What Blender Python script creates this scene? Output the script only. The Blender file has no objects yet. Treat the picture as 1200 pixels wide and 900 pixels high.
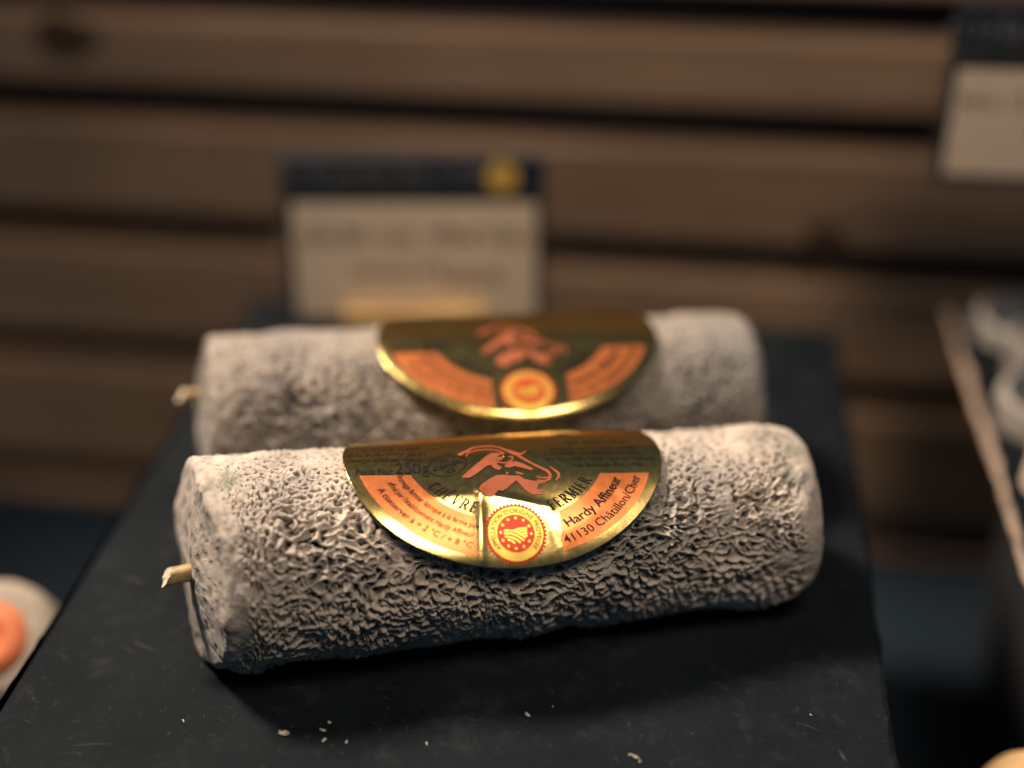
import bpy, bmesh, math, random
import numpy as np
from mathutils import Vector, Matrix

# ------------------------------------------------------------------ camera, world, lights, exposure
S = bpy.context.scene
YAW = math.radians(7.3)
PITCH = math.radians(30.0)
CAM_H = 0.227
cd = bpy.data.cameras.new('camera')
cam = bpy.data.objects.new('camera', cd)
S.collection.objects.link(cam)
cam.location = (0, 0, CAM_H)
cam.rotation_euler = (math.radians(90) - PITCH, 0, YAW)
cd.lens = 50.0
cd.sensor_width = 36.0
cd.clip_start = 0.01
cd.clip_end = 50.0
cd.dof.use_dof = True
cd.dof.focus_distance = 0.324
cd.dof.aperture_fstop = 2.4
cd.dof.aperture_blades = 0
S.camera = cam

w = bpy.data.worlds.new('World')
S.world = w
w.use_nodes = True
w.node_tree.nodes['Background'].inputs['Color'].default_value = (0.30, 0.62, 0.95, 1)
w.node_tree.nodes['Background'].inputs['Strength'].default_value = 0.070


def area_light(name, loc, aim, sx, sy, power, col, spread=180):
    l = bpy.data.lights.new(name, 'AREA')
    l.shape = 'RECTANGLE'
    l.size = sx
    l.size_y = sy
    l.energy = power
    l.color = col
    l.spread = math.radians(spread)
    o = bpy.data.objects.new(name, l)
    S.collection.objects.link(o)
    o.location = loc
    o.rotation_euler = (Vector(aim) - Vector(loc)).to_track_quat('-Z', 'Y').to_euler()
    return o


def spot_light(name, loc, aim, power, col, angle, blend, radius):
    l = bpy.data.lights.new(name, 'SPOT')
    l.energy = power
    l.color = col
    l.spot_size = math.radians(angle)
    l.spot_blend = blend
    l.shadow_soft_size = radius
    o = bpy.data.objects.new(name, l)
    S.collection.objects.link(o)
    o.location = loc
    o.rotation_euler = (Vector(aim) - Vector(loc)).to_track_quat('-Z', 'Y').to_euler()
    return o


WARM = (1.0, 0.81, 0.64)
spot_light('display_lamp', (-0.46, 0.46, 0.70), (-0.05, 0.27, 0.0), 54.0, WARM, 45, 1.0, 0.085)
area_light('front_lamp', (0.15, 0.04, 0.68), (-0.02, 0.30, 0.0), 0.22, 0.24, 0.68, (1.0, 0.80, 0.60), 85)

S.view_settings.view_transform = 'Standard'
S.view_settings.look = 'None'
S.view_settings.exposure = 0.0
S.view_settings.gamma = 1.0

random.seed(7)
rng = np.random.default_rng(11)

# ------------------------------------------------------------------ helpers
def link(o):
    S.collection.objects.link(o)
    return o


def thing(name, label, cat, loc=(0, 0, 0), group=None):
    o = link(bpy.data.objects.new(name, None))
    o.empty_display_size = 0.01
    o.location = loc
    o['label'] = label
    o['category'] = cat
    if group:
        o['group'] = group
    return o


def tag(o, label, cat, group=None):
    o['label'] = label
    o['category'] = cat
    if group:
        o['group'] = group
    return o


def root_loc(p):
    v = Vector((0, 0, 0))
    while p is not None:
        v += p.location
        p = p.parent
    return v


def mesh_obj(name, verts, faces, mat, parent=None, smooth=True, origin=None):
    """verts are in world space; the object is placed so that they stay there."""
    verts = np.asarray(verts, dtype=float)
    base = root_loc(parent) if parent else Vector((0, 0, 0))
    if origin is None:
        origin = Vector((0, 0, 0)) if parent else Vector(verts.mean(axis=0))
        if not parent:
            origin.z = float(verts[:, 2].min())
    off = np.array(base + origin)
    me = bpy.data.meshes.new(name)
    vv = verts - off
    if isinstance(faces, np.ndarray):
        me.vertices.add(len(vv))
        me.vertices.foreach_set('co', vv.astype(np.float32).ravel())
        k = faces.shape[1]
        me.loops.add(faces.size)
        me.loops.foreach_set('vertex_index', faces.astype(np.int32).ravel())
        me.polygons.add(len(faces))
        me.polygons.foreach_set('loop_start', np.arange(0, faces.size, k, dtype=np.int32))
        me.polygons.foreach_set('loop_total', np.full(len(faces), k, dtype=np.int32))
        me.update(calc_edges=True)
    else:
        me.from_pydata([tuple(v) for v in vv], [], faces)
    me.validate()
    me.materials.append(mat)
    if smooth:
        me.polygons.foreach_set('use_smooth', [True] * len(me.polygons))
    me.update()
    o = link(bpy.data.objects.new(name, me))
    o.location = origin
    if parent:
        o.parent = parent
    return o


def box_vf(x0, x1, y0, y1, z0, z1):
    v = [(x0, y0, z0), (x1, y0, z0), (x1, y1, z0), (x0, y1, z0), (x0, y0, z1), (x1, y0, z1), (x1, y1, z1), (x0, y1, z1)]
    f = [(0, 3, 2, 1), (4, 5, 6, 7), (0, 1, 5, 4), (1, 2, 6, 5), (2, 3, 7, 6), (3, 0, 4, 7)]
    return v, f


def rot_box(cx, cy, cz, sx, sy, sz, yaw=0.0, tilt=0.0):
    """box centred in x/y with its bottom at cz, tilted back about its bottom edge, turned by yaw."""
    v, f = box_vf(-sx / 2, sx / 2, -sy / 2, sy / 2, 0, sz)
    M = Matrix.Translation((cx, cy, cz)) @ Matrix.Rotation(yaw, 4, 'Z') @ Matrix.Rotation(tilt, 4, 'X')
    return [tuple(M @ Vector(p)) for p in v], f


def bevel(o, wdt, seg=3):
    m = o.modifiers.new('bevel', 'BEVEL')
    m.width = wdt
    m.segments = seg
    m.limit_method = 'ANGLE'
    return o


def grid_faces(n, m, wrap_m=False):
    i = np.arange(n - 1)[:, None]
    jn = m if wrap_m else m - 1
    j = np.arange(jn)[None, :]
    j2 = (j + 1) % m
    a = i * m + j
    b = i * m + j2
    c = (i + 1) * m + j2
    d = (i + 1) * m + j
    return np.stack([a, b, c, d], axis=-1).reshape(-1, 4)


# ---- vectorised value noise (2D / 3D lattice with smooth interpolation)
_T = rng.random(4096)
_P = rng.permutation(4096)


def _hash(i, j, k):
    return _T[_P[(_P[(_P[i & 4095] + j) & 4095] + k) & 4095]]


def vnoise(x, y, z=0.0):
    x = np.asarray(x, float); y = np.asarray(y, float); z = np.zeros_like(x) + z
    xi = np.floor(x).astype(int); yi = np.floor(y).astype(int); zi = np.floor(z).astype(int)
    fx = x - xi; fy = y - yi; fz = z - zi
    fx = fx * fx * (3 - 2 * fx); fy = fy * fy * (3 - 2 * fy); fz = fz * fz * (3 - 2 * fz)
    r = 0
    for a in (0, 1):
        for b in (0, 1):
            for c in (0, 1):
                r = r + _hash(xi + a, yi + b, zi + c) * (fx if a else 1 - fx) * (fy if b else 1 - fy) * (fz if c else 1 - fz)
    return r * 2 - 1


def fbm(x, y, z=0.0, o=4):
    r = 0; a = 1.0; t = 0
    for k in range(o):
        r = r + a * vnoise(x * 2 ** k + 17 * k, y * 2 ** k + 5 * k, np.asarray(z) * 2 ** k + 3 * k)
        t += a; a *= 0.5
    return r / t


def sstep(a, b, x):
    t = np.clip((x - a) / (b - a), 0, 1)
    return t * t * (3 - 2 * t)


# ---- wrinkle fields: a pattern-forming equation solved with FFTs on a periodic square sheet
SHEET = 0.154


def wrinkle_field(N, wavelength, steps, g, seed, aniso=1.0):
    r = np.random.default_rng(seed)
    k = np.fft.fftfreq(N, d=SHEET / N) * 2 * math.pi
    kr = np.fft.rfftfreq(N, d=SHEET / N) * 2 * math.pi
    k0 = 2 * math.pi / wavelength
    K2 = ((k[:, None] * aniso) ** 2 + (kr[None, :]) ** 2) / k0 ** 2
    Lop = 0.5 - (1 - K2) ** 2
    dt = 0.6
    u = r.standard_normal((N, N)) * 0.3
    den = 1.0 - dt * Lop
    for i in range(steps):
        nl = g * u * u - u ** 3
        u = np.fft.irfft2((np.fft.rfft2(u + dt * nl)) / den, s=(N, N))
    u = u / (np.std(u) + 1e-9)
    return u


def samp(Fd, x, y):
    N = Fd.shape[0]
    gx = (np.asarray(x) / SHEET * N) % N
    gy = (np.asarray(y) / SHEET * N) % N
    i = np.floor(gx).astype(int); j = np.floor(gy).astype(int)
    fx = gx - i; fy = gy - j
    i2 = (i + 1) % N; j2 = (j + 1) % N; i = i % N; j = j % N
    return (Fd[i, j] * (1 - fx) * (1 - fy) + Fd[i2, j] * fx * (1 - fy) + Fd[i, j2] * (1 - fx) * fy + Fd[i2, j2] * fx * fy)


W_BIG = wrinkle_field(640, 0.0038, 8, 0.0, 3, aniso=1.35)
W_MID = wrinkle_field(768, 0.0024, 8, 0.0, 5, aniso=1.25)
W_FIN = wrinkle_field(896, 0.0014, 8, 0.0, 9, aniso=1.15)


def softmax2(a, b, k=4.0):
    return np.log(np.exp(k * a) + np.exp(k * b)) / k

# ------------------------------------------------------------------ materials
def new_mat(name):
    m = bpy.data.materials.new(name)
    m.use_nodes = True
    nt = m.node_tree
    b = nt.nodes['Principled BSDF']
    return m, nt, b


def N(nt, t, **kw):
    n = nt.nodes.new(t)
    for k, v in kw.items():
        if k in n.inputs:
            n.inputs[k].default_value = v
        else:
            setattr(n, k, v)
    return n


def ramp(nt, src, stops):
    r = nt.nodes.new('ShaderNodeValToRGB')
    el = r.color_ramp.elements
    while len(el) < len(stops):
        el.new(0.5)
    for e, (p, c) in zip(el, stops):
        e.position = p
        e.color = (*c, 1) if len(c) == 3 else c
    nt.links.new(src, r.inputs['Fac'])
    return r


def mixc(nt, fac, a, b, mode='MIX'):
    m = nt.nodes.new('ShaderNodeMix')
    m.data_type = 'RGBA'
    m.blend_type = mode
    for sock, val in ((m.inputs[0], fac), (m.inputs[6], a), (m.inputs[7], b)):
        if hasattr(val, 'type') and hasattr(val, 'links'):
            nt.links.new(val, sock)
        else:
            sock.default_value = val if isinstance(val, (int, float)) else (*val, 1)
    return m.outputs[2]


def bump(nt, b, height, strength, dist):
    n = nt.nodes.new('ShaderNodeBump')
    n.inputs['Strength'].default_value = strength
    n.inputs['Distance'].default_value = dist
    nt.links.new(height, n.inputs['Height'])
    nt.links.new(n.outputs[0], b.inputs['Normal'])
    return n


def coords(nt, scale=(1, 1, 1)):
    tc = nt.nodes.new('ShaderNodeTexCoord')
    mp = nt.nodes.new('ShaderNodeMapping')
    mp.inputs['Scale'].default_value = scale
    nt.links.new(tc.outputs['Object'], mp.inputs['Vector'])
    return mp.outputs[0]


def noise(nt, vec, scale, detail=4, rough=0.55):
    n = nt.nodes.new('ShaderNodeTexNoise')
    n.inputs['Scale'].default_value = scale
    n.inputs['Detail'].default_value = detail
    n.inputs['Roughness'].default_value = rough
    nt.links.new(vec, n.inputs['Vector'])
    return n.outputs[0]


def simple_mat(name, col, rough=0.5, metal=0.0, nscale=0, nstr=0.2, var=0.15, ndist=0.0004):
    m, nt, b = new_mat(name)
    b.inputs['Roughness'].default_value = rough
    b.inputs['Metallic'].default_value = metal
    v = coords(nt)
    if nscale:
        n = noise(nt, v, nscale)
        lo = tuple(c * (1 - var) for c in col)
        hi = tuple(min(1, c * (1 + var)) for c in col)
        r = ramp(nt, n, [(0.3, lo), (0.7, hi)])
        nt.links.new(r.outputs[0], b.inputs['Base Color'])
        bump(nt, b, n, nstr, ndist)
    else:
        b.inputs['Base Color'].default_value = (*col, 1)
    return m


def rind_material(name, cream, ash):
    m, nt, b = new_mat(name)
    v = coords(nt)
    at = nt.nodes.new('ShaderNodeAttribute'); at.attribute_name = 'crest'
    mo = nt.nodes.new('ShaderNodeAttribute'); mo.attribute_name = 'mould'
    lo = tuple(c * 0.8 for c in cream)
    r = ramp(nt, at.outputs['Fac'], [(0.0, ash), (0.34, tuple(0.55 * a + 0.45 * c for a, c in zip(ash, cream))), (0.60, lo), (0.85, cream)])
    n1 = noise(nt, v, 70, 5)
    r1 = ramp(nt, n1, [(0.32, (0.60, 0.60, 0.61)), (0.66, (1.12, 1.07, 1.0))])
    c = mixc(nt, 1.0, r.outputs[0], r1.outputs[0], 'MULTIPLY')
    n7 = noise(nt, v, 34, 4, 0.6)
    r7 = ramp(nt, n7, [(0.47, (0, 0, 0)), (0.64, (0.55, 0.55, 0.55))])
    c = mixc(nt, r7.outputs[0], c, (0.19, 0.195, 0.20))
    n2 = noise(nt, v, 260, 4)
    r2 = ramp(nt, n2, [(0.30, (0.80, 0.81, 0.82)), (0.6, (1, 1, 1))])
    c = mixc(nt, 0.8, c, r2.outputs[0], 'MULTIPLY')
    n3 = noise(nt, v, 420, 4, 0.65)
    g = ramp(nt, n3, [(0.38, (0.13, 0.145, 0.11)), (0.62, (0.36, 0.36, 0.28))])
    n6 = noise(nt, v, 230, 5, 0.65)
    g6 = ramp(nt, n6, [(0.40, (0.15, 0.15, 0.15)), (0.58, (1, 1, 1))])
    mm_ = nt.nodes.new('ShaderNodeMath'); mm_.operation = 'MULTIPLY'
    nt.links.new(mo.outputs['Fac'], mm_.inputs[0]); nt.links.new(g6.outputs[0], mm_.inputs[1])
    c = mixc(nt, mm_.outputs[0], c, g.outputs[0])
    # small bare dark specks of ash
    vo = nt.nodes.new('ShaderNodeTexVoronoi'); vo.inputs['Scale'].default_value = 210
    nt.links.new(v, vo.inputs['Vector'])
    n4 = noise(nt, v, 60, 2)
    mth = nt.nodes.new('ShaderNodeMath'); mth.operation = 'MULTIPLY'
    r3 = ramp(nt, vo.outputs['Distance'], [(0.10, (1, 1, 1)), (0.17, (0, 0, 0))])
    r4 = ramp(nt, n4, [(0.52, (0, 0, 0)), (0.62, (1, 1, 1))])
    nt.links.new(r3.outputs[0], mth.inputs[0]); nt.links.new(r4.outputs[0], mth.inputs[1])
    c = mixc(nt, mth.outputs[0], c, (0.05, 0.055, 0.055))
    nt.links.new(c, b.inputs['Base Color'])
    b.inputs['Roughness'].default_value = 0.92
    b.inputs['Specular IOR Level'].default_value = 0.18
    b.inputs['Sheen Weight'].default_value = 0.08
    n5 = noise(nt, v, 1500, 4, 0.7)
    bump(nt, b, n5, 0.55, 0.00025)
    return m


M_RIND = rind_material('cheese_rind', (0.62, 0.555, 0.50), (0.036, 0.042, 0.050))
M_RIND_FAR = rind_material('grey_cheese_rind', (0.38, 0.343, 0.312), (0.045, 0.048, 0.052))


def foil_material(name, col, rough, metal=1.0, fine=0.06):
    m, nt, b = new_mat(name)
    v = coords(nt)
    b.inputs['Metallic'].default_value = metal
    n = noise(nt, v, 700, 3, 0.5)
    r = ramp(nt, n, [(0.3, tuple(c * 0.86 for c in col)), (0.7, col)])
    nt.links.new(r.outputs[0], b.inputs['Base Color'])
    rr = nt.nodes.new('ShaderNodeMapRange')
    rr.inputs[1].default_value = 0.3; rr.inputs[2].default_value = 0.7
    rr.inputs[3].default_value = rough - 0.012; rr.inputs[4].default_value = rough + 0.015
    nt.links.new(n, rr.inputs[0]); nt.links.new(rr.outputs[0], b.inputs['Roughness'])
    bump(nt, b, n, fine, 0.00012)
    return m


M_FOIL = foil_material('gold_foil', (0.84, 0.61, 0.22), 0.21)
M_ORANGE = foil_material('orange_print', (0.76, 0.23, 0.072), 0.36, 0.72, 0.06)
M_GOAT = foil_material('red_brown_print', (0.40, 0.11, 0.05), 0.5, 0.45, 0.06)
M_SEALRED = foil_material('red_print', (0.55, 0.035, 0.015), 0.45, 0.45, 0.06)
M_YELLOW = foil_material('yellow_print', (0.85, 0.60, 0.10), 0.40, 0.6, 0.06)
M_INK = simple_mat('black_ink', (0.012, 0.010, 0.010), 0.45, 0, 900, 0.1)
M_INK.node_tree.nodes['Principled BSDF'].inputs['Specular IOR Level'].default_value = 0.2
M_INKRED = simple_mat('red_ink', (0.42, 0.09, 0.03), 0.5, 0, 900, 0.1)
M_STRAW = simple_mat('dry_straw', (0.38, 0.27, 0.13), 0.55, 0, 500, 0.5, 0.3)
M_STRAWEND = simple_mat('straw_pith', (0.62, 0.52, 0.40), 0.8, 0, 900, 0.5, 0.3)


def slate_material():
    m, nt, b = new_mat('black_slate')
    v = coords(nt)
    n = noise(nt, v, 28, 6, 0.6)
    r = ramp(nt, n, [(0.3, (0.0042, 0.0066, 0.0095)), (0.7, (0.0088, 0.0122, 0.0160))])
    c = r.outputs[0]
    # mineral speckle and pale scuffs
    n2 = noise(nt, v, 500, 4, 0.7)
    r2 = ramp(nt, n2, [(0.60, (0, 0, 0)), (0.78, (0.6, 0.6, 0.6))])
    c = mixc(nt, r2.outputs[0], c, (0.055, 0.056, 0.057))
    for rot, sc, thr in ((0.35, (14, 260, 1), 0.69), (-0.2, (10, 300, 1), 0.70), (1.2, (30, 320, 1), 0.71)):
        tc = nt.nodes.new('ShaderNodeTexCoord')
        mp = nt.nodes.new('ShaderNodeMapping')
        mp.inputs['Scale'].default_value = sc
        mr = nt.nodes.new('ShaderNodeMapping')
        mr.inputs['Rotation'].default_value = (0, 0, rot)
        nt.links.new(tc.outputs['Object'], mr.inputs['Vector'])
        nt.links.new(mr.outputs[0], mp.inputs['Vector'])
        s = noise(nt, mp.outputs[0], 3.0, 3, 0.5)
        rs = ramp(nt, s, [(thr, (0, 0, 0)), (thr + 0.06, (0.9, 0.9, 0.9))])
        c = mixc(nt, rs.outputs[0], c, (0.10, 0.095, 0.09))
    n9 = noise(nt, v, 75, 6, 0.7)
    r9 = ramp(nt, n9, [(0.54, (0, 0, 0)), (0.74, (0.45, 0.45, 0.45))])
    c = mixc(nt, r9.outputs[0], c, (0.036, 0.040, 0.045))
    nt.links.new(c, b.inputs['Base Color'])
    b.inputs['Roughness'].default_value = 0.70
    b.inputs['Specular IOR Level'].default_value = 0.08
    nb = noise(nt, v, 160, 7, 0.65)
    bump(nt, b, nb, 0.5, 0.0006)
    return m


M_SLATE = slate_material()


def wood_material(name, dark, light, seed):
    m, nt, b = new_mat(name)
    tc = nt.nodes.new('ShaderNodeTexCoord')
    mp = nt.nodes.new('ShaderNodeMapping')
    mp.inputs['Location'].default_value = (seed * 3.1, seed * 1.7, seed)
    mp.inputs['Scale'].default_value = (3, 30, 45)
    nt.links.new(tc.outputs['Object'], mp.inputs['Vector'])
    n = noise(nt, mp.outputs[0], 2.2, 6, 0.6)
    r = ramp(nt, n, [(0.28, dark), (0.72, light)])
    v = coords(nt)
    n2 = noise(nt, v, 9, 3)
    r2 = ramp(nt, n2, [(0.3, (0.75, 0.74, 0.73)), (0.7, (1.1, 1.08, 1.05))])
    c = mixc(nt, 1.0, r.outputs[0], r2.outputs[0], 'MULTIPLY')
    nt.links.new(c, b.inputs['Base Color'])
    b.inputs['Roughness'].default_value = 0.7
    bump(nt, b, n, 0.3, 0.0006)
    return m


M_WOOD = wood_material('brown_wood', (0.28, 0.184, 0.121), (0.46, 0.302, 0.202), 1)
M_DARKBACK = simple_mat('unlit_backing', (0.09, 0.10, 0.13), 0.9, 0, 90, 0.2)
M_KNOT = simple_mat('wood_knot', (0.075, 0.042, 0.025), 0.7, 0, 120, 0.3, 0.3)
M_BLACK = simple_mat('black_paint', (0.030, 0.033, 0.038), 0.7, 0, 90, 0.2)
M_BLUE = simple_mat('dark_blue_cloth', (0.006, 0.020, 0.036), 0.85, 0, 300, 0.3)
M_NAVY = simple_mat('navy_card', (0.008, 0.018, 0.034), 0.9, 0, 60, 0.1)
M_CARD = simple_mat('cream_card', (0.82, 0.66, 0.50), 0.75, 0, 40, 0.1, 0.05)
M_FRAME = simple_mat('dark_blue_frame', (0.016, 0.022, 0.036), 0.7, 0, 60, 0.1)
M_GOLDDISC = simple_mat('gold_disc', (0.75, 0.48, 0.09), 0.6, 0, 60, 0.1)
M_CHALK = simple_mat('grey_lettering', (0.16, 0.15, 0.16), 0.7, 0, 60, 0.1)
M_OLIVE = simple_mat('olive_lettering', (0.11, 0.10, 0.06), 0.7, 0, 60, 0.1)
M_PEN = simple_mat('brown_pen', (0.22, 0.16, 0.12), 0.7, 0, 60, 0.1)
M_BLOCK = simple_mat('honey_wood', (0.42, 0.27, 0.11), 0.6, 0, 60, 0.3, 0.3)
M_ORANGEPAPER = simple_mat('orange_paper', (0.62, 0.17, 0.06), 0.6, 0, 200, 0.1)
M_WHITEPAPER = simple_mat('pale_paper', (0.70, 0.48, 0.34), 0.6, 0, 200, 0.1)
M_PALECHEESE = simple_mat('pale_cheese', (0.34, 0.29, 0.235), 0.85, 0, 90, 0.6, 0.25)
M_TAN = simple_mat('tan_cheese', (0.62, 0.40, 0.19), 0.75, 0, 90, 0.4, 0.15)
M_GREYCHEESE = simple_mat('grey_mould', (0.33, 0.30, 0.27), 0.9, 0, 120, 0.6, 0.3)
M_ASH = simple_mat('ash_coat', (0.025, 0.03, 0.035), 0.9, 0, 200, 0.6, 0.4)
M_CRUMB = simple_mat('cheese_crumb', (0.38, 0.33, 0.27), 0.9, 0, 900, 0.5)
M_EDGE = simple_mat('brown_slate_edge', (0.36, 0.27, 0.21), 0.8, 0, 300, 0.6, 0.3)
M_METAL = simple_mat('grey_metal', (0.10, 0.095, 0.095), 0.5, 0.6, 60, 0.1)

# ------------------------------------------------------------------ setting: counter, wood wall
TABLE_Z = -0.14
v, f = box_vf(-0.9, 0.9, -0.2, 0.56, TABLE_Z - 0.03, TABLE_Z)
o = mesh_obj('counter', v, f, M_BLUE, smooth=False, origin=Vector((0, 0.18, TABLE_Z - 0.03)))
o['kind'] = 'structure'

WALL_Y = 0.50
wall = thing('plank_wall', 'brown wooden wall of horizontal planks with dark gaps behind the cheeses', 'wall', (0, WALL_Y, TABLE_Z))
v, f = box_vf(-0.9, 0.9, WALL_Y + 0.060, WALL_Y + 0.075, TABLE_Z, 0.34)
mesh_obj('backing', v, f, M_DARKBACK, wall, False)
gaps = [0.150, 0.0900, 0.0478, -0.0045, -0.0610, -0.1260]   # gap centre heights
halfgap = 0.0078
prev = 0.205
for gi, g in enumerate(gaps + [TABLE_Z - 0.004]):
    z1 = prev
    z0 = g + (halfgap if gi < len(gaps) else 0.0045)
    v, f = box_vf(-0.9, 0.9, WALL_Y, WALL_Y + 0.020, z0, z1)
    bevel(mesh_obj('plank', v, f, M_WOOD, wall, False), 0.0022)
    prev = g - halfgap


def disc_vf(c, ax1, ax2, n=28, wob=0.0, nrm=(0, -1, 0), thick=0.0006):
    c = Vector(c); ax1 = Vector(ax1); ax2 = Vector(ax2); nrm = Vector(nrm)
    top = []; bot = []
    for k in range(n):
        a = 2 * math.pi * k / n
        r = 1 + wob * math.sin(3 * a + 1) + wob * 0.5 * math.sin(5 * a)
        p = c + ax1 * math.cos(a) * r + ax2 * math.sin(a) * r
        top.append(tuple(p + nrm * thick)); bot.append(tuple(p))
    return top + bot, [tuple(range(n))] + [(k, n + k, n + (k + 1) % n, (k + 1) % n) for k in range(n)]


for cx, cz, rx, rz in ((-0.2325, 0.0735, 0.013, 0.0085), (0.054, 0.008, 0.0075, 0.0065)):
    v, f = disc_vf((cx, WALL_Y, cz), (rx, 0, 0), (0, 0, rz), wob=0.08)
    mesh_obj('knot', v, f, M_KNOT, wall, False)

# ------------------------------------------------------------------ slates
def slate_board(name, label, x0, x1, y0, y1, z_top, th, edge_mat, seed, cell=0.0016):
    t = thing(name, label, 'slate board', ((x0 + x1) / 2, (y0 + y1) / 2, z_top - th))
    pts = []
    def side(ax, ay, bx, by):
        L = math.hypot(bx - ax, by - ay); n = int(L / cell)
        for k in range(n):
            pts.append((ax + (bx - ax) * k / n, ay + (by - ay) * k / n, -(by - ay) / L, (bx - ax) / L))
    side(x0, y0, x1, y0); side(x1, y0, x1, y1); side(x1, y1, x0, y1); side(x0, y1, x0, y0)
    P = np.array(pts)
    layers = []
    zs = [z_top, z_top - 0.0007, z_top - th * 0.33, z_top - th * 0.6, z_top - th]
    for li, z in enumerate(zs):
        amp = 0.0011
        nz = fbm(P[:, 0] * 190 + seed, P[:, 1] * 190, li * 1.7, 4)
        nz2 = fbm(P[:, 0] * 45 + seed, P[:, 1] * 45, li * 0.4, 3)
        base = [0.0013, 0.0004, -0.0004, 0.0002, 0.0012][li]
        ins = base + amp * nz + 0.0010 * nz2
        layers.append(np.stack([P[:, 0] + P[:, 2] * ins, P[:, 1] + P[:, 3] * ins, np.full(len(P), z)], 1))
    m = len(P)
    V = np.concatenate(layers)
    # sides
    Fs = []
    for li in range(len(zs) - 1):
        for k in range(m):
            k2 = (k + 1) % m
            Fs.append((li * m + k, (li + 1) * m + k, (li + 1) * m + k2, li * m + k2))
    mesh_obj('chipped_edge', V, Fs, edge_mat, t, False)
    # top and bottom as n-gons
    mesh_obj('slate_face', np.concatenate([layers[0], layers[-1]]), [tuple(range(m)), tuple(range(2 * m - 1, m - 1, -1))], M_SLATE, t, False)
    return t


slate_board('slate_board', 'black slate board under the two labelled cheese logs', -0.149, 0.055, 0.12, 0.441, 0.0, 0.007, M_SLATE, 3)
v, f = box_vf(-0.115, 0.020, 0.13, 0.40, TABLE_Z, -0.0072)
tag(bevel(mesh_obj('riser_box', v, f, M_BLACK, None, False), 0.002), 'black box holding up the middle slate board', 'box')
slate_board('slate_board', 'black slate board with brown edge at the right, carrying ash cheeses', 0.095, 0.30, 0.30, 0.462, 0.0, 0.0045, M_EDGE, 40)
v, f = box_vf(0.125, 0.27, 0.32, 0.45, TABLE_Z, -0.0062)
tag(bevel(mesh_obj('riser_box', v, f, M_BLACK, None, False), 0.002), 'black box holding up the right slate board', 'box')

# ------------------------------------------------------------------ cheese logs
class Log:
    def __init__(s, A, B, rl, rr):
        s.A = np.array([A[0], A[1], 0.0]); s.B = np.array([B[0], B[1], 0.0])
        d = s.B - s.A; s.L = float(np.linalg.norm(d)); s.d = d / s.L
        s.f = np.array([s.d[1], -s.d[0], 0.0])          # towards the camera
        s.rl, s.rr = rl, rr

    def r(s, t):
        return s.rl + (s.rr - s.rl) * np.clip(t / s.L, -0.1, 1.1)

    def pt(s, t, ff, uu):
        """t along axis, ff towards camera, uu above the axis"""
        t = np.asarray(t, float)[..., None]
        z = np.zeros_like(t) + s.r(t)
        P = s.A + s.d * t + s.f * np.asarray(ff)[..., None]
        P = P + np.concatenate([np.zeros_like(z), np.zeros_like(z), z], -1)
        P[..., 2] += uu
        return P


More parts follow.
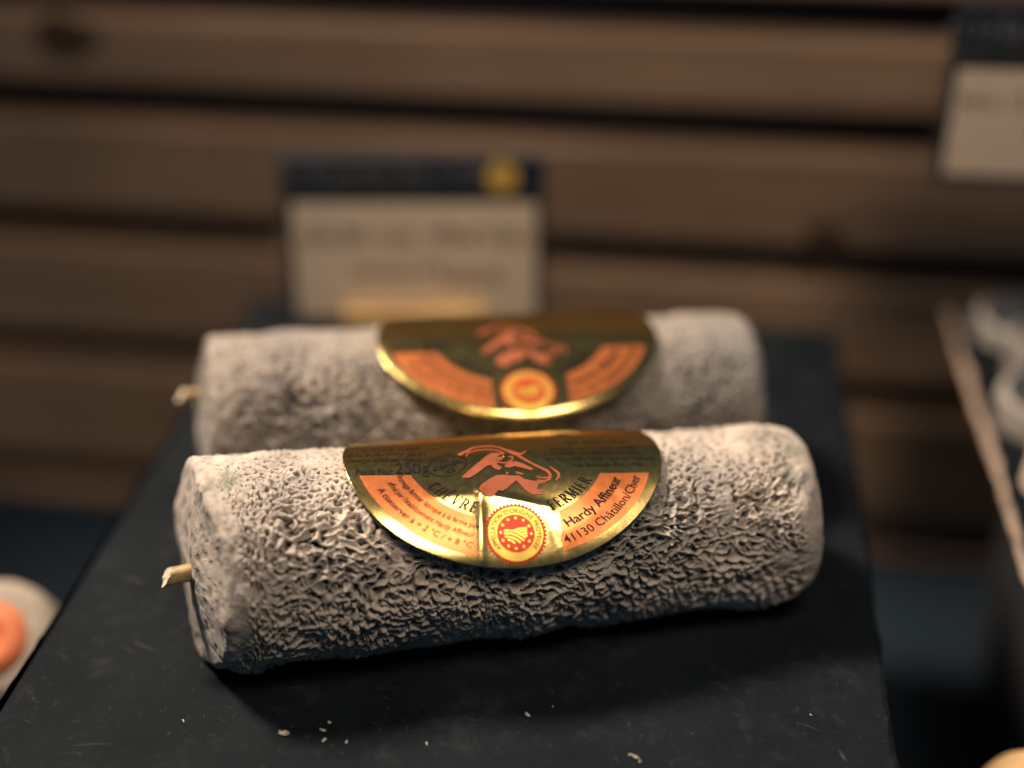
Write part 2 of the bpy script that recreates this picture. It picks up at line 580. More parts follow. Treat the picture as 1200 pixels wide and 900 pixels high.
def build_log_rind(log, root, mat, nt_side, n_th, blobs, moulds, seed, capskew, amp=1.0, capshift=0.0012):
    rc, rcr = 0.0016, 0.0050                              # rim radius at the left and right ends
    L = log.L
    # profile: list of (t, rfac) -> t along axis, dr inset from r
    ncap, ncor = 46, 12
    prof = []
    for k in range(ncap):
        q = k / ncap
        prof.append((0.0, q, 0))                          # left cap, q fraction of (r-rc)
    for k in range(ncor):
        prof.append((k / ncor, -1, 1))
    for k in range(nt_side):
        prof.append((k / nt_side, -1, 2))
    for k in range(ncor):
        prof.append((k / ncor, -1, 3))
    for k in range(ncap + 1):
        prof.append((0.0, 1 - k / ncap, 4))
    n = len(prof)
    th = np.arange(n_th) / n_th * 2 * math.pi
    T = np.zeros(n); RI = np.zeros(n); NT = np.zeros(n); NR = np.zeros(n)
    for i, (a, q, kd) in enumerate(prof):
        if kd == 0:
            T[i] = 0; RI[i] = q * (log.rl - rc); NT[i] = -1
        elif kd == 1:
            an = a * math.pi / 2
            T[i] = rc - rc * math.cos(an); RI[i] = log.rl - rc + rc * math.sin(an); NT[i] = -math.cos(an); NR[i] = math.sin(an)
        elif kd == 2:
            T[i] = rc + a * (L - rc - rcr); RI[i] = log.r(T[i]); NR[i] = 1
        elif kd == 3:
            an = a * math.pi / 2
            T[i] = L - rcr + rcr * math.sin(an); RI[i] = log.rr - rcr + rcr * math.cos(an); NT[i] = math.sin(an); NR[i] = math.cos(an)
        else:
            T[i] = L; RI[i] = q * (log.rr - rcr); NT[i] = 1
    TT, TH = np.meshgrid(T, th, indexing='ij')
    RR = RI[:, None] + 0 * TH
    NTg = NT[:, None] + 0 * TH; NRg = NR[:, None] + 0 * TH
    ff = RR * np.sin(TH); uu = RR * np.cos(TH)
    X3, Y3, Z3 = TT, ff, uu
    # slow lumps: an irregular, hand-made cylinder
    lump = 0.0009 * fbm(X3 * 26 + seed, Y3 * 26, Z3 * 26, 3) + 0.0011 * fbm(X3 * 90 + seed, Y3 * 90, Z3 * 90, 2)
    rr0 = (log.rl + log.rr) / 2
    wx = 0.0012 * fbm(X3 * 360, Y3 * 360, Z3 * 360 + seed, 3)
    wy = 0.0012 * fbm(X3 * 360 + 9, Y3 * 360, Z3 * 360 + seed, 3)
    su = TT + wx + seed * 0.013; sv = TH / (2 * math.pi) * SHEET + wy
    fb = samp(W_BIG, su, sv); fm = samp(W_MID, su, sv); fi = samp(W_FIN, su, sv)
    # wrinkles grow from the top of the log down its flank
    thd = np.degrees(np.where(TH > math.pi, TH - 2 * math.pi, TH))
    wr = sstep(-5, 62, np.abs(thd) + 16 * fbm(X3 * 60, Y3 * 60, Z3 * 60 + 4, 3))
    mm = sstep(-0.35, 0.35, fbm(X3 * 170 + 31, Y3 * 170, Z3 * 170, 2)) - 0.5
    ridge = lambda q, wd: np.exp(-(q / wd) ** 2)
    netw = softmax2(np.tanh(1.3 * fm + 0.2), np.tanh(1.3 * fi) - 0.30 + 0.7 * mm)
    big = 1.35 * (softmax2(ridge(fb, 0.65), 0.8 * ridge(fm, 0.6) + 0.4 * mm) - 0.65) + 0.50 * netw
    small = 0.62 * netw + 0.7 * (ridge(fi, 0.7) - 0.5)
    side = big * wr + small * (1 - wr)
    deep = sstep(0.15, 0.5, fbm(X3 * 330 + 77, Y3 * 330, Z3 * 330, 3)) * sstep(0.2, -0.6, side) * wr
    pits = np.clip(side, -1.4, 1.4) - 0.9 * deep
    vary = 0.80 + 1.0 * fbm(X3 * 80 + 5, Y3 * 80, Z3 * 80, 3)
    A = (0.00058 + 0.00110 * wr) * amp * vary
    cu = Y3 + 0.05 + wx; cv = Z3 + 0.03 + wy
    capf = 0.7 * np.tanh(5.0 * fbm(Y3 * 420 + wx * 200, Z3 * 420, seed, 4) + 1.0) + 0.8 * fbm(Y3 * 120, Z3 * 120, seed + 3, 4)
    # a band near each rim is smeared smooth
    edge_d = np.minimum(TT, L - TT)
    smear = 1 - sstep(0.0025, 0.0090, edge_d + 0.0040 * fbm(X3 * 150, Y3 * 150, Z3 * 150, 2))
    wside = NRg ** 2
    lump = lump * (0.45 + 0.55 * wside)
    dsp = wside * (A * pits * (1 - smear) + 0.00055 * smear * fbm(X3 * 380, Y3 * 380, Z3 * 380, 4)) + (1 - wside) * 0.00022 * capf
    crest = wside * (np.clip((pits + 0.95) / 1.6, 0, 1) * (1 - smear) + smear * (0.70 + 0.5 * fbm(X3 * 420, Y3 * 420, Z3 * 420, 3))) + (1 - wside) * (0.56 + 0.30 * capf)
    crest = crest + 0.10 * fbm(X3 * 700, Y3 * 700, Z3 * 700, 2)
    mould = np.zeros_like(TT)
    for (bt, bd, sz, h) in blobs:
        dth = (thd - bd + 180) % 360 - 180
        dd = np.sqrt(((TT - bt)) ** 2 + (np.radians(dth) * rr0) ** 2)
        dd = dd * (1 + 0.35 * fbm(X3 * 300 + bd, Y3 * 300, Z3 * 300, 3))
        g = (1 - sstep(0.25, 1.0, dd / sz)) * (0.3 + 0.7 * NRg)
        dsp = dsp * (1 - 0.85 * g) + h * g
        crest = crest * (1 - g) + 0.95 * g
    for (bt, bd, sz) in moulds:
        dth = (thd - bd + 180) % 360 - 180
        dd = np.sqrt(((TT - bt)) ** 2 + (np.radians(dth) * rr0) ** 2) * (1 + 0.6 * fbm(X3 * 260 + bd, Y3 * 260, Z3 * 260, 4))
        g = 1 - sstep(0.4, 1.0, dd / sz)
        mould = np.maximum(mould, g * 0.85)
        dsp = dsp * (1 - 0.6 * g)
    # grey-green marks on the left cap
    cm = (1 - wside) * sstep(0.18, 0.42, fbm(Y3 * 150 + seed, Z3 * 150, 7.7, 4))
    mould = np.maximum(mould, 0.8 * cm)
    dsp = dsp + 0.00007 * fbm(X3 * 1400, Y3 * 1400, Z3 * 1400, 2)
    D = dsp + lump
    # flatten where it rests on the slate
    lend = 1 - sstep(0, 0.022, TT)
    tt = TT + NTg * D + (capskew * np.where(ff > 0, ff * ff / (ff + 0.004), 0.25 * ff) + 0.22 * np.maximum(uu, 0) + capshift) * lend - 0.06 * ff * sstep(L - 0.02, L, TT)
    r2 = RR + NRg * D
    ff2 = r2 * np.sin(TH); uu2 = r2 * np.cos(TH)
    P = log.pt(tt, ff2, uu2)
    P[..., 2] = np.maximum(P[..., 2], 0.0003 + 0.0002 * np.random.default_rng(1).random(P[..., 2].shape))
    faces = grid_faces(n, n_th, True)[:, ::-1]
    o = mesh_obj('rind', P.reshape(-1, 3), np.ascontiguousarray(faces), mat, root, True)
    me = o.data
    if len(me.vertices) == TT.size:
        for nm, arr in (('crest', crest), ('mould', mould)):
            at = me.attributes.new(nm, 'FLOAT', 'POINT')
            at.data.foreach_set('value', np.clip(arr, 0, 1).astype(np.float32).ravel())
    return o


# ------------------------------------------------------------------ foil label
class Label:
    """a stiff disc of foil draped over a log; (u, v) are metres on the flat disc, v towards the camera side"""
    RAD = 0.0372
    OV = 0.78          # the disc is a little shorter than wide

    def __init__(s, log, tc, phi0, slack, flare, creases, seed, rot=0.0, s0=0.004, s1=0.030, curl=30.0):
        s.curl = curl
        s.log, s.tc, s.seed, s.rot = log, tc, seed, rot
        s.creases = creases
        r0 = float(log.r(tc)) + 0.0020
        ws = np.linspace(-0.042, 0.042, 841)              # arc length from the disc centre
        kap = 1 / r0 * (1 - slack * sstep(s0, s1, ws)) * (1 - flare * sstep(0.0258, 0.0280, ws))
        psi = np.concatenate([[0], np.cumsum((kap[1:] + kap[:-1]) / 2 * np.diff(ws))])
        i0 = 420
        psi = psi - psi[i0] + math.radians(phi0)
        dx = np.cos(psi); dy = -np.sin(psi)
        X = np.concatenate([[0], np.cumsum((dx[1:] + dx[:-1]) / 2 * np.diff(ws))])
        Y = np.concatenate([[0], np.cumsum((dy[1:] + dy[:-1]) / 2 * np.diff(ws))])
        X += r0 * math.sin(math.radians(phi0)) - X[i0]
        Y += r0 * math.cos(math.radians(phi0)) - Y[i0]
        s.ws, s.X, s.Y, s.psi, s.r0 = ws, X, Y, psi, r0

    def crumple(s, u, v):
        c = 0.00024 * fbm(u * 75 + s.seed, v * 75, 0.3, 2) + 0.000035 * fbm(u * 330 + s.seed, v * 330, 2.3, 1)
        rr = np.hypot(u, v / s.OV)
        # slightly raised pressed rim
        c = c - s.curl * np.maximum(rr - 0.0340, 0) ** 2 * np.clip(v / (s.OV * 0.0372), 0, 1)
        for (ax, ay, bx, by, wd, h) in s.creases:
            dx, dy = bx - ax, by - ay; LL = dx * dx + dy * dy
            t = np.clip(((u - ax) * dx + (v - ay) * dy) / LL, 0, 1)
            d = np.hypot(u - ax - t * dx, v - ay - t * dy)
            c = c + h * np.exp(-(d / wd) ** 1.6) * (0.4 + 0.6 * np.sin(math.pi * np.clip(t, 0.12, 0.88)))
        return c

    def at(s, u, v, lift=0.0):
        u = np.asarray(u, float); v = np.asarray(v, float)
        c, sn = math.cos(s.rot), math.sin(s.rot)
        ua = u * c - v * sn; va = u * sn + v * c
        x = np.interp(va, s.ws, s.X); y = np.interp(va, s.ws, s.Y); ps = np.interp(va, s.ws, s.psi)
        h = s.crumple(u, v) + lift
        t = s.tc + ua
        k = s.log.r(t) / s.log.r(s.tc)
        return s.log.pt(t, (x + np.sin(ps) * h) * k, (y + np.cos(ps) * h) * k)

    def disc(s, root, name, mat):
        nr, na = 130, 480
        rad = s.RAD * (np.arange(nr) / (nr - 1)) ** 0.9
        an = np.arange(na) / na * 2 * math.pi
        R_, A_ = np.meshgrid(rad, an, indexing='ij')
        R_ = R_ * (1 + 0.004 * np.sin(5 * A_ + s.seed) + 0.0015 * np.random.default_rng(4).standard_normal(A_.shape) * (R_ > s.RAD * 0.995))
        u = R_ * np.cos(A_); v = R_ * np.sin(A_) * s.OV
        P = s.at(u, v)
        o = mesh_obj(name, P.reshape(-1, 3), np.ascontiguousarray(grid_faces(nr, na, True)), mat, root, True)
        m = o.modifiers.new('thickness', 'SOLIDIFY')
        m.thickness = 0.00016
        m.offset = -1
        return o

    def pr(s, parent, name, verts, faces, mat, lift, cell=0.0009):
        """print a flat (u, v) mesh onto the foil"""
        bm = bmesh.new()
        vs = [bm.verts.new((a, b, 0)) for a, b in verts]
        for fc in faces:
            try:
                bm.faces.new([vs[i] for i in fc])
            except ValueError:
                pass
        us = [a for a, b in verts]; vv = [b for a, b in verts]
        if any(len(fc) > 4 for fc in faces):
            bmesh.ops.triangulate(bm, faces=bm.faces[:])
        for lo, hi, nrm in ((min(us), max(us), (1, 0, 0)), (min(vv), max(vv), (0, 1, 0))):
            n = int((hi - lo) / cell)
            for k in range(1, n + 1):
                p = lo + (hi - lo) * k / (n + 1)
                geom = bm.verts[:] + bm.edges[:] + bm.faces[:]
                bmesh.ops.bisect_plane(bm, geom=geom, plane_co=(p * nrm[0], p * nrm[1], 0), plane_no=nrm, dist=1e-8)
        co = np.array([v.co[:2] for v in bm.verts])
        for i, vtx in enumerate(bm.verts):
            vtx.index = i
        fcs = []
        for fc in bm.faces:
            ids = [q.index for q in fc.verts]
            p = co[ids]
            area = 0.5 * np.sum(p[:, 0] * np.roll(p[:, 1], -1) - np.roll(p[:, 0], -1) * p[:, 1])
            fcs.append(tuple(ids if area > 0 else ids[::-1]))
        bm.free()
        # u along the log, v towards the camera: (u, v) counter-clockwise faces outward when flipped
        P = s.at(co[:, 0], co[:, 1], lift)
        return mesh_obj(name, P, [q[::-1] for q in fcs], mat, parent, True)


# ---- lettering shapes
def text_shape(txt, size, bold=0.0, xscale=1.0, shear=0.0, spacing=1.0):
    cu = bpy.data.curves.new('lettering', 'FONT')
    cu.body = txt
    cu.size = size
    cu.offset = bold * size
    cu.shear = shear
    cu.space_character = spacing
    cu.align_x = 'CENTER'
    cu.resolution_u = 2
    ob = bpy.data.objects.new('lettering', cu)
    S.collection.objects.link(ob)
    dg = bpy.context.evaluated_depsgraph_get()
    me = ob.evaluated_get(dg).to_mesh()
    V = [(q.co.x * xscale, q.co.y) for q in me.vertices]
    Fc = [tuple(p.vertices) for p in me.polygons]
    ob.evaluated_get(dg).to_mesh_clear()
    bpy.data.objects.remove(ob)
    bpy.data.curves.remove(cu)
    return V, Fc


def strokes_shape(strokes):
    """pen strokes: lists of (x, y, width) turned into strips"""
    V, Fc = [], []
    for st in strokes:
        b = len(V); n = len(st)
        for i, (x, y, wd) in enumerate(st):
            a = st[max(i - 1, 0)]; c = st[min(i + 1, n - 1)]
            dx, dy = c[0] - a[0], c[1] - a[1]
            L = math.hypot(dx, dy) or 1
            nx, ny = -dy / L * wd / 2, dx / L * wd / 2
            V.append((x + nx, y + ny)); V.append((x - nx, y - ny))
        for i in range(n - 1):
            Fc.append((b + 2 * i, b + 2 * i + 1, b + 2 * i + 3, b + 2 * i + 2))
    return V, Fc


def arc(cx, cy, rx, ry, a0, a1, w0, w1, n=12, wm=None):
    out = []
    for k in range(n + 1):
        t = k / n; a = math.radians(a0 + (a1 - a0) * t)
        wd = w0 + (w1 - w0) * t if wm is None else w0 + (wm - w0) * math.sin(math.pi * t)
        out.append((cx + rx * math.cos(a), cy + ry * math.sin(a), wd))
    return out


TK, TN = 0.135, 0.065


def ln(*p):
    return [tuple(q) for q in p]


SERIF = {
    'C': (0.80, [arc(0.42, 0.5, 0.33, 0.46, 40, 320, 0.05, 0.05, 18, 0.16), ln((0.70, 0.98, 0.04), (0.70, 0.68, 0.06)), ln((0.70, 0.04, 0.03), (0.70, 0.25, 0.05))]),
    'H': (0.90, [ln((0.2, 0, TK), (0.2, 1, TK)), ln((0.7, 0, TK), (0.7, 1, TK)), ln((0.2, 0.52, TN), (0.7, 0.52, TN))] +
          [ln((x - 0.14, y, TN), (x + 0.14, y, TN)) for x in (0.2, 0.7) for y in (0.025, 0.975)]),
    'E': (0.76, [ln((0.2, 0, TK), (0.2, 1, TK)), ln((0.06, 0.025, TN), (0.66, 0.025, TN)), ln((0.06, 0.975, TN), (0.62, 0.975, TN)), ln((0.2, 0.52, TN), (0.5, 0.52, TN)),
                 ln((0.64, 0, 0.04), (0.66, 0.25, 0.03)), ln((0.60, 1, 0.04), (0.62, 0.78, 0.03)), ln((0.50, 0.40, 0.04), (0.50, 0.64, 0.04))]),
    'V': (0.84, [ln((0.12, 1, TK), (0.43, 0, TK)), ln((0.43, 0.02, TN), (0.74, 1, TN)), ln((0.0, 0.975, TN), (0.26, 0.975, TN)), ln((0.60, 0.975, TN), (0.86, 0.975, TN))]),
    'R': (0.88, [ln((0.2, 0, TK), (0.2, 1, TK)), ln((0.06, 0.025, TN), (0.34, 0.025, TN)), ln((0.06, 0.975, TN), (0.4, 0.975, TN)),
                 ln((0.2, 0.48, TN), (0.42, 0.48, TN)), arc(0.40, 0.73, 0.24, 0.245, 90, -90, TN, TN, 10, 0.16), ln((0.42, 0.48, TK), (0.76, 0.02, TK)), ln((0.68, 0.025, TN), (0.88, 0.025, TN))]),
    'F': (0.70, [ln((0.2, 0, TK), (0.2, 1, TK)), ln((0.06, 0.025, TN), (0.36, 0.025, TN)), ln((0.06, 0.975, TN), (0.62, 0.975, TN)), ln((0.2, 0.52, TN), (0.5, 0.52, TN)),
                 ln((0.60, 1, 0.04), (0.62, 0.76, 0.03)), ln((0.50, 0.40, 0.04), (0.50, 0.64, 0.04))]),
    'M': (1.06, [ln((0.16, 0, TN), (0.16, 1, TN)), ln((0.86, 0, TK), (0.86, 1, TK)), ln((0.16, 1, TK), (0.5, 0.06, TK)), ln((0.5, 0.06, TN), (0.84, 1, TN)),
                 ln((0.02, 0.025, TN), (0.30, 0.025, TN)), ln((0.72, 0.025, TN), (1.0, 0.025, TN)), ln((0.02, 0.975, TN), (0.2, 0.975, TN)), ln((0.84, 0.975, TN), (1.0, 0.975, TN))]),
    'I': (0.42, [ln((0.2, 0, TK), (0.2, 1, TK)), ln((0.05, 0.025, TN), (0.35, 0.025, TN)), ln((0.05, 0.975, TN), (0.35, 0.975, TN))]),
    '2': (0.66, [arc(0.30, 0.72, 0.22, 0.25, 170, -20, 0.05, 0.15, 10), ln((0.51, 0.64, 0.15), (0.40, 0.38, 0.10), (0.10, 0.06, 0.05)), ln((0.06, 0.05, 0.12), (0.54, 0.05, 0.12)), ln((0.54, 0.0, 0.04), (0.58, 0.2, 0.03))]),
    '5': (0.66, [ln((0.16, 0.95, 0.12), (0.52, 0.95, 0.12)), ln((0.16, 0.98, 0.05), (0.12, 0.56, 0.05)), arc(0.28, 0.33, 0.25, 0.31, 120, -140, 0.05, 0.08, 14, 0.17)]),
    '0': (0.70, [arc(0.32, 0.5, 0.24, 0.46, 90, 270, 0.04, 0.04, 12, 0.16), arc(0.32, 0.5, 0.24, 0.46, 90, -90, 0.04, 0.04, 12, 0.16)]),
    'g': (0.66, [arc(0.28, 0.42, 0.17, 0.2, 0, 360, 0.1, 0.1, 16), arc(0.29, -0.08, 0.23, 0.17, 0, 360, 0.08, 0.08, 16), ln((0.2, 0.22, 0.08), (0.14, 0.12, 0.08), (0.3, 0.08, 0.1)), ln((0.42, 0.56, 0.06), (0.58, 0.62, 0.08))]),
}


def serif_shape(txt, size, spacing=0.05, wide=1.0):
    st = []; x = 0.0
    for ch in txt:
        acc = ch == 'È'
        adv, ss = SERIF['E' if acc else ch]
        for s_ in ss:
            st.append([((px + x) * size * wide, py * size, pw * size) for px, py, pw in s_])
        if acc:
            st.append([((0.24 + x) * size * wide, 1.32 * size, 0.11 * size), ((0.44 + x) * size * wide, 1.12 * size, 0.05 * size)])
        x += adv + spacing
    W = (x - spacing) * size * wide
    V, Fc = strokes_shape(st)
    return [(a - W / 2, b) for a, b in V], Fc


def micro_shape(wd, size, seed):
    """print too small to read: a row of word-like clusters of tiny strokes"""
    r = random.Random(seed)
    st = []; x = 0.0
    while x < wd:
        n = r.choice((2, 3, 5, 6, 7, 8))
        for k in range(n):
            h = size * r.choice((0.65, 0.65, 0.65, 1.0, 0.7))
            st.append([(x, 0, size * 0.17), (x, h, size * 0.17)])
            if r.random() < 0.75:
                yy = h * r.choice((0.08, 0.5, 0.9))
                st.append([(x, yy, size * 0.15), (x + size * 0.40, yy, size * 0.15)])
            if r.random() < 0.5:
                st.append([(x + size * 0.38, 0, size * 0.15), (x + size * 0.38, h * 0.7, size * 0.15)])
            x += size * 0.60
        x += size * 0.45
    V, Fc = strokes_shape(st)
    return [(a - x / 2, b) for a, b in V], Fc


def place(sh, u, v, ang=0.0):
    c, s_ = math.cos(ang), math.sin(ang)
    return [(u + a * c + b * s_, v + a * s_ - b * c) for a, b in sh[0]], sh[1]


def bend(sh, cu, cv, r, amid, up_in=True):
    """lay a line of text on an arc. up_in: letters stand towards the centre, read along the bottom"""
    out = []
    for a, b in sh[0]:
        if up_in:
            an = amid + a / r; rho = r - b
            out.append((cu + rho * math.sin(an), cv + rho * math.cos(an) * Label.OV))
        else:
            an = amid + a / r; rho = r + b
            out.append((cu + rho * math.sin(an), cv - rho * math.cos(an)))
    return out, sh[1]


def join_shapes(*shs):
    V, Fc = [], []
    for a, b in shs:
        k = len(V); V += list(a); Fc += [tuple(i + k for i in q) for q in b]
    return V, Fc


R0 = Label.RAD


def panel_shape(side):
    """an arc-shaped printed band, cut straight at its top and at its inner end"""
    ri, ro = 0.625 * R0, 0.925 * R0
    vt = 0.215 * R0; ui = (0.225 if side < 0 else 0.305) * R0
    nr, na = 24, 120
    V = []
    for i in range(nr + 1):
        r = ri + (ro - ri) * i / nr
        a0 = math.asin(ui / r); a1 = math.acos(vt / r)
        for k in range(na + 1):
            a = a0 + (a1 - a0) * k / na
            V.append((side * r * math.sin(a), r * math.cos(a) * Label.OV))
    Fc = [(i * (na + 1) + k, i * (na + 1) + k + 1, (i + 1) * (na + 1) + k + 1, (i + 1) * (na + 1) + k) for i in range(nr) for k in range(na)]
    return V, Fc


def ring_shape(cu, cv, r0, r1, n=72, teeth=0, th=0.0):
    V = []
    for k in range(n):
        a = 2 * math.pi * k / n
        V.append((cu + r0 * math.cos(a), cv + r0 * math.sin(a)))
        ro = r1 + (th if (teeth and k % 2) else 0)
        V.append((cu + ro * math.cos(a), cv + ro * math.sin(a)))
    return V, [(2 * k, 2 * k + 1, (2 * k + 3) % (2 * n), (2 * k + 2) % (2 * n)) for k in range(n)]


def star_shape(cu, cv, r, rot):
    V = [(cu, cv)]
    for k in range(10):
        a = rot + math.pi * k / 5 - math.pi / 2
        q = r if k % 2 == 0 else r * 0.45
        V.append((cu + q * math.cos(a), cv + q * math.sin(a)))
    return V, [(0, 1 + k, 1 + (k + 1) % 10) for k in range(10)]


GOAT_POLYS = [[(-0.01024, 0.00665), (-0.00976, 0.0062), (-0.00784, 0.00423), (-0.0056, 0.00196), (-0.00416, 0.0003), (-0.00288, -0.00091), (-0.00112, -0.00106), (0.0, -0.0006), (-0.00112, -0.00015), (-0.00272, 0.00015), (-0.00336, 0.00136), (-0.0032, 0.00242), (-0.0016, 0.00332), (-0.0008, 0.00408), (-0.00144, 0.00499), (-0.00256, 0.00453), (-0.00336, 0.00332), (-0.00432, 0.00363), (-0.0056, 0.00484), (-0.0072, 0.0062), (-0.00864, 0.0071), (-0.00992, 0.0071)], [(-0.00016, 0.00348), (0.00128, 0.00242), (0.00272, 0.00212), (0.00448, 0.00317), (0.0064, 0.00468), (0.00576, 0.00514), (0.00368, 0.00423), (0.00224, 0.00378), (0.00096, 0.00423), (0.00016, 0.00408)], [(-0.00672, 0.01012), (-0.00592, 0.00892), (-0.00432, 0.00771), (-0.0024, 0.0065), (-0.00064, 0.00635), (0.00112, 0.00665), (0.00288, 0.00665), (0.00416, 0.00771), (0.00592, 0.00816), (0.0088, 0.00861), (0.00704, 0.00907), (0.00544, 0.00952), (0.00656, 0.01058), (0.00864, 0.01043), (0.00672, 0.01118), (0.00864, 0.01164), (0.00528, 0.01179), (0.00384, 0.01058), (0.0032, 0.00952), (0.00208, 0.00801), (0.00032, 0.00801), (-0.00032, 0.00846), (-0.00096, 0.00952), (0.0, 0.00997), (-0.00144, 0.01088), (-0.00224, 0.01058), (-0.00368, 0.01224), (-0.00448, 0.01239), (-0.0056, 0.01194), (-0.0064, 0.01118)], [(-0.0016, 0.00136), (-0.00096, 0.00045), (0.0, 0.0006), (-0.00048, 0.00151), (-0.00144, 0.00196)]]
GOAT_STROKES = [[(-0.0104, -0.00045, 0.00105), (-0.0088, -0.00166, 0.0008), (-0.00688, -0.00332, 0.00062), (-0.00464, -0.00393, 0.00056), (-0.00256, -0.00408, 0.00056), (-0.00048, -0.00332, 0.00062), (0.00112, -0.00181, 0.00087), (0.00272, -0.00045, 0.00117), (0.00432, -0.00045, 0.00062), (0.0056, -0.00166, 0.00015)], [(-0.00864, 0.00015, 0.00031), (-0.00816, -0.00136, 0.00043), (-0.00576, -0.00227, 0.00043), (-0.00336, -0.00257, 0.00043), (-0.00096, -0.00196, 0.00056), (0.00032, -0.0006, 0.00062)], [(-0.00256, 0.00196, 0.00031), (-0.00144, 0.00242, 0.00043), (0.00032, 0.00272, 0.00043), (0.00176, 0.00181, 0.00043), (0.00208, 0.00076, 0.00043), (0.00112, 0.0003, 0.00037)], [(0.00144, -0.00196, 0.00062), (0.00304, -0.0003, 0.00077), (0.00464, 0.00151, 0.00068), (0.00624, 0.00302, 0.00062), (0.00784, 0.00423, 0.00068), (0.0096, 0.00544, 0.00077), (0.01008, 0.0065, 0.00077), (0.00992, 0.00771, 0.00062), (0.00864, 0.00831, 0.00043), (0.00688, 0.00801, 0.00031)], [(0.00704, 0.00695, 0.00025), (0.00816, 0.0074, 0.00025), (0.00992, 0.00725, 0.00037)], [(0.00224, 0.00559, 0.00031), (0.00288, 0.00589, 0.00056), (0.00384, 0.00635, 0.00037)], [(0.01024, 0.00408, 0.00025), (0.01136, 0.00529, 0.00056), (0.01216, 0.0062, 0.00077), (0.012, 0.00725, 0.00068), (0.0112, 0.00816, 0.00025)], [(0.0, 0.00574, 0.00043), (0.00048, 0.00589, 0.00043)], [(0.00144, -0.00212, 0.00025), (0.00288, -0.00121, 0.00025), (0.00432, -0.00045, 0.00025)]]


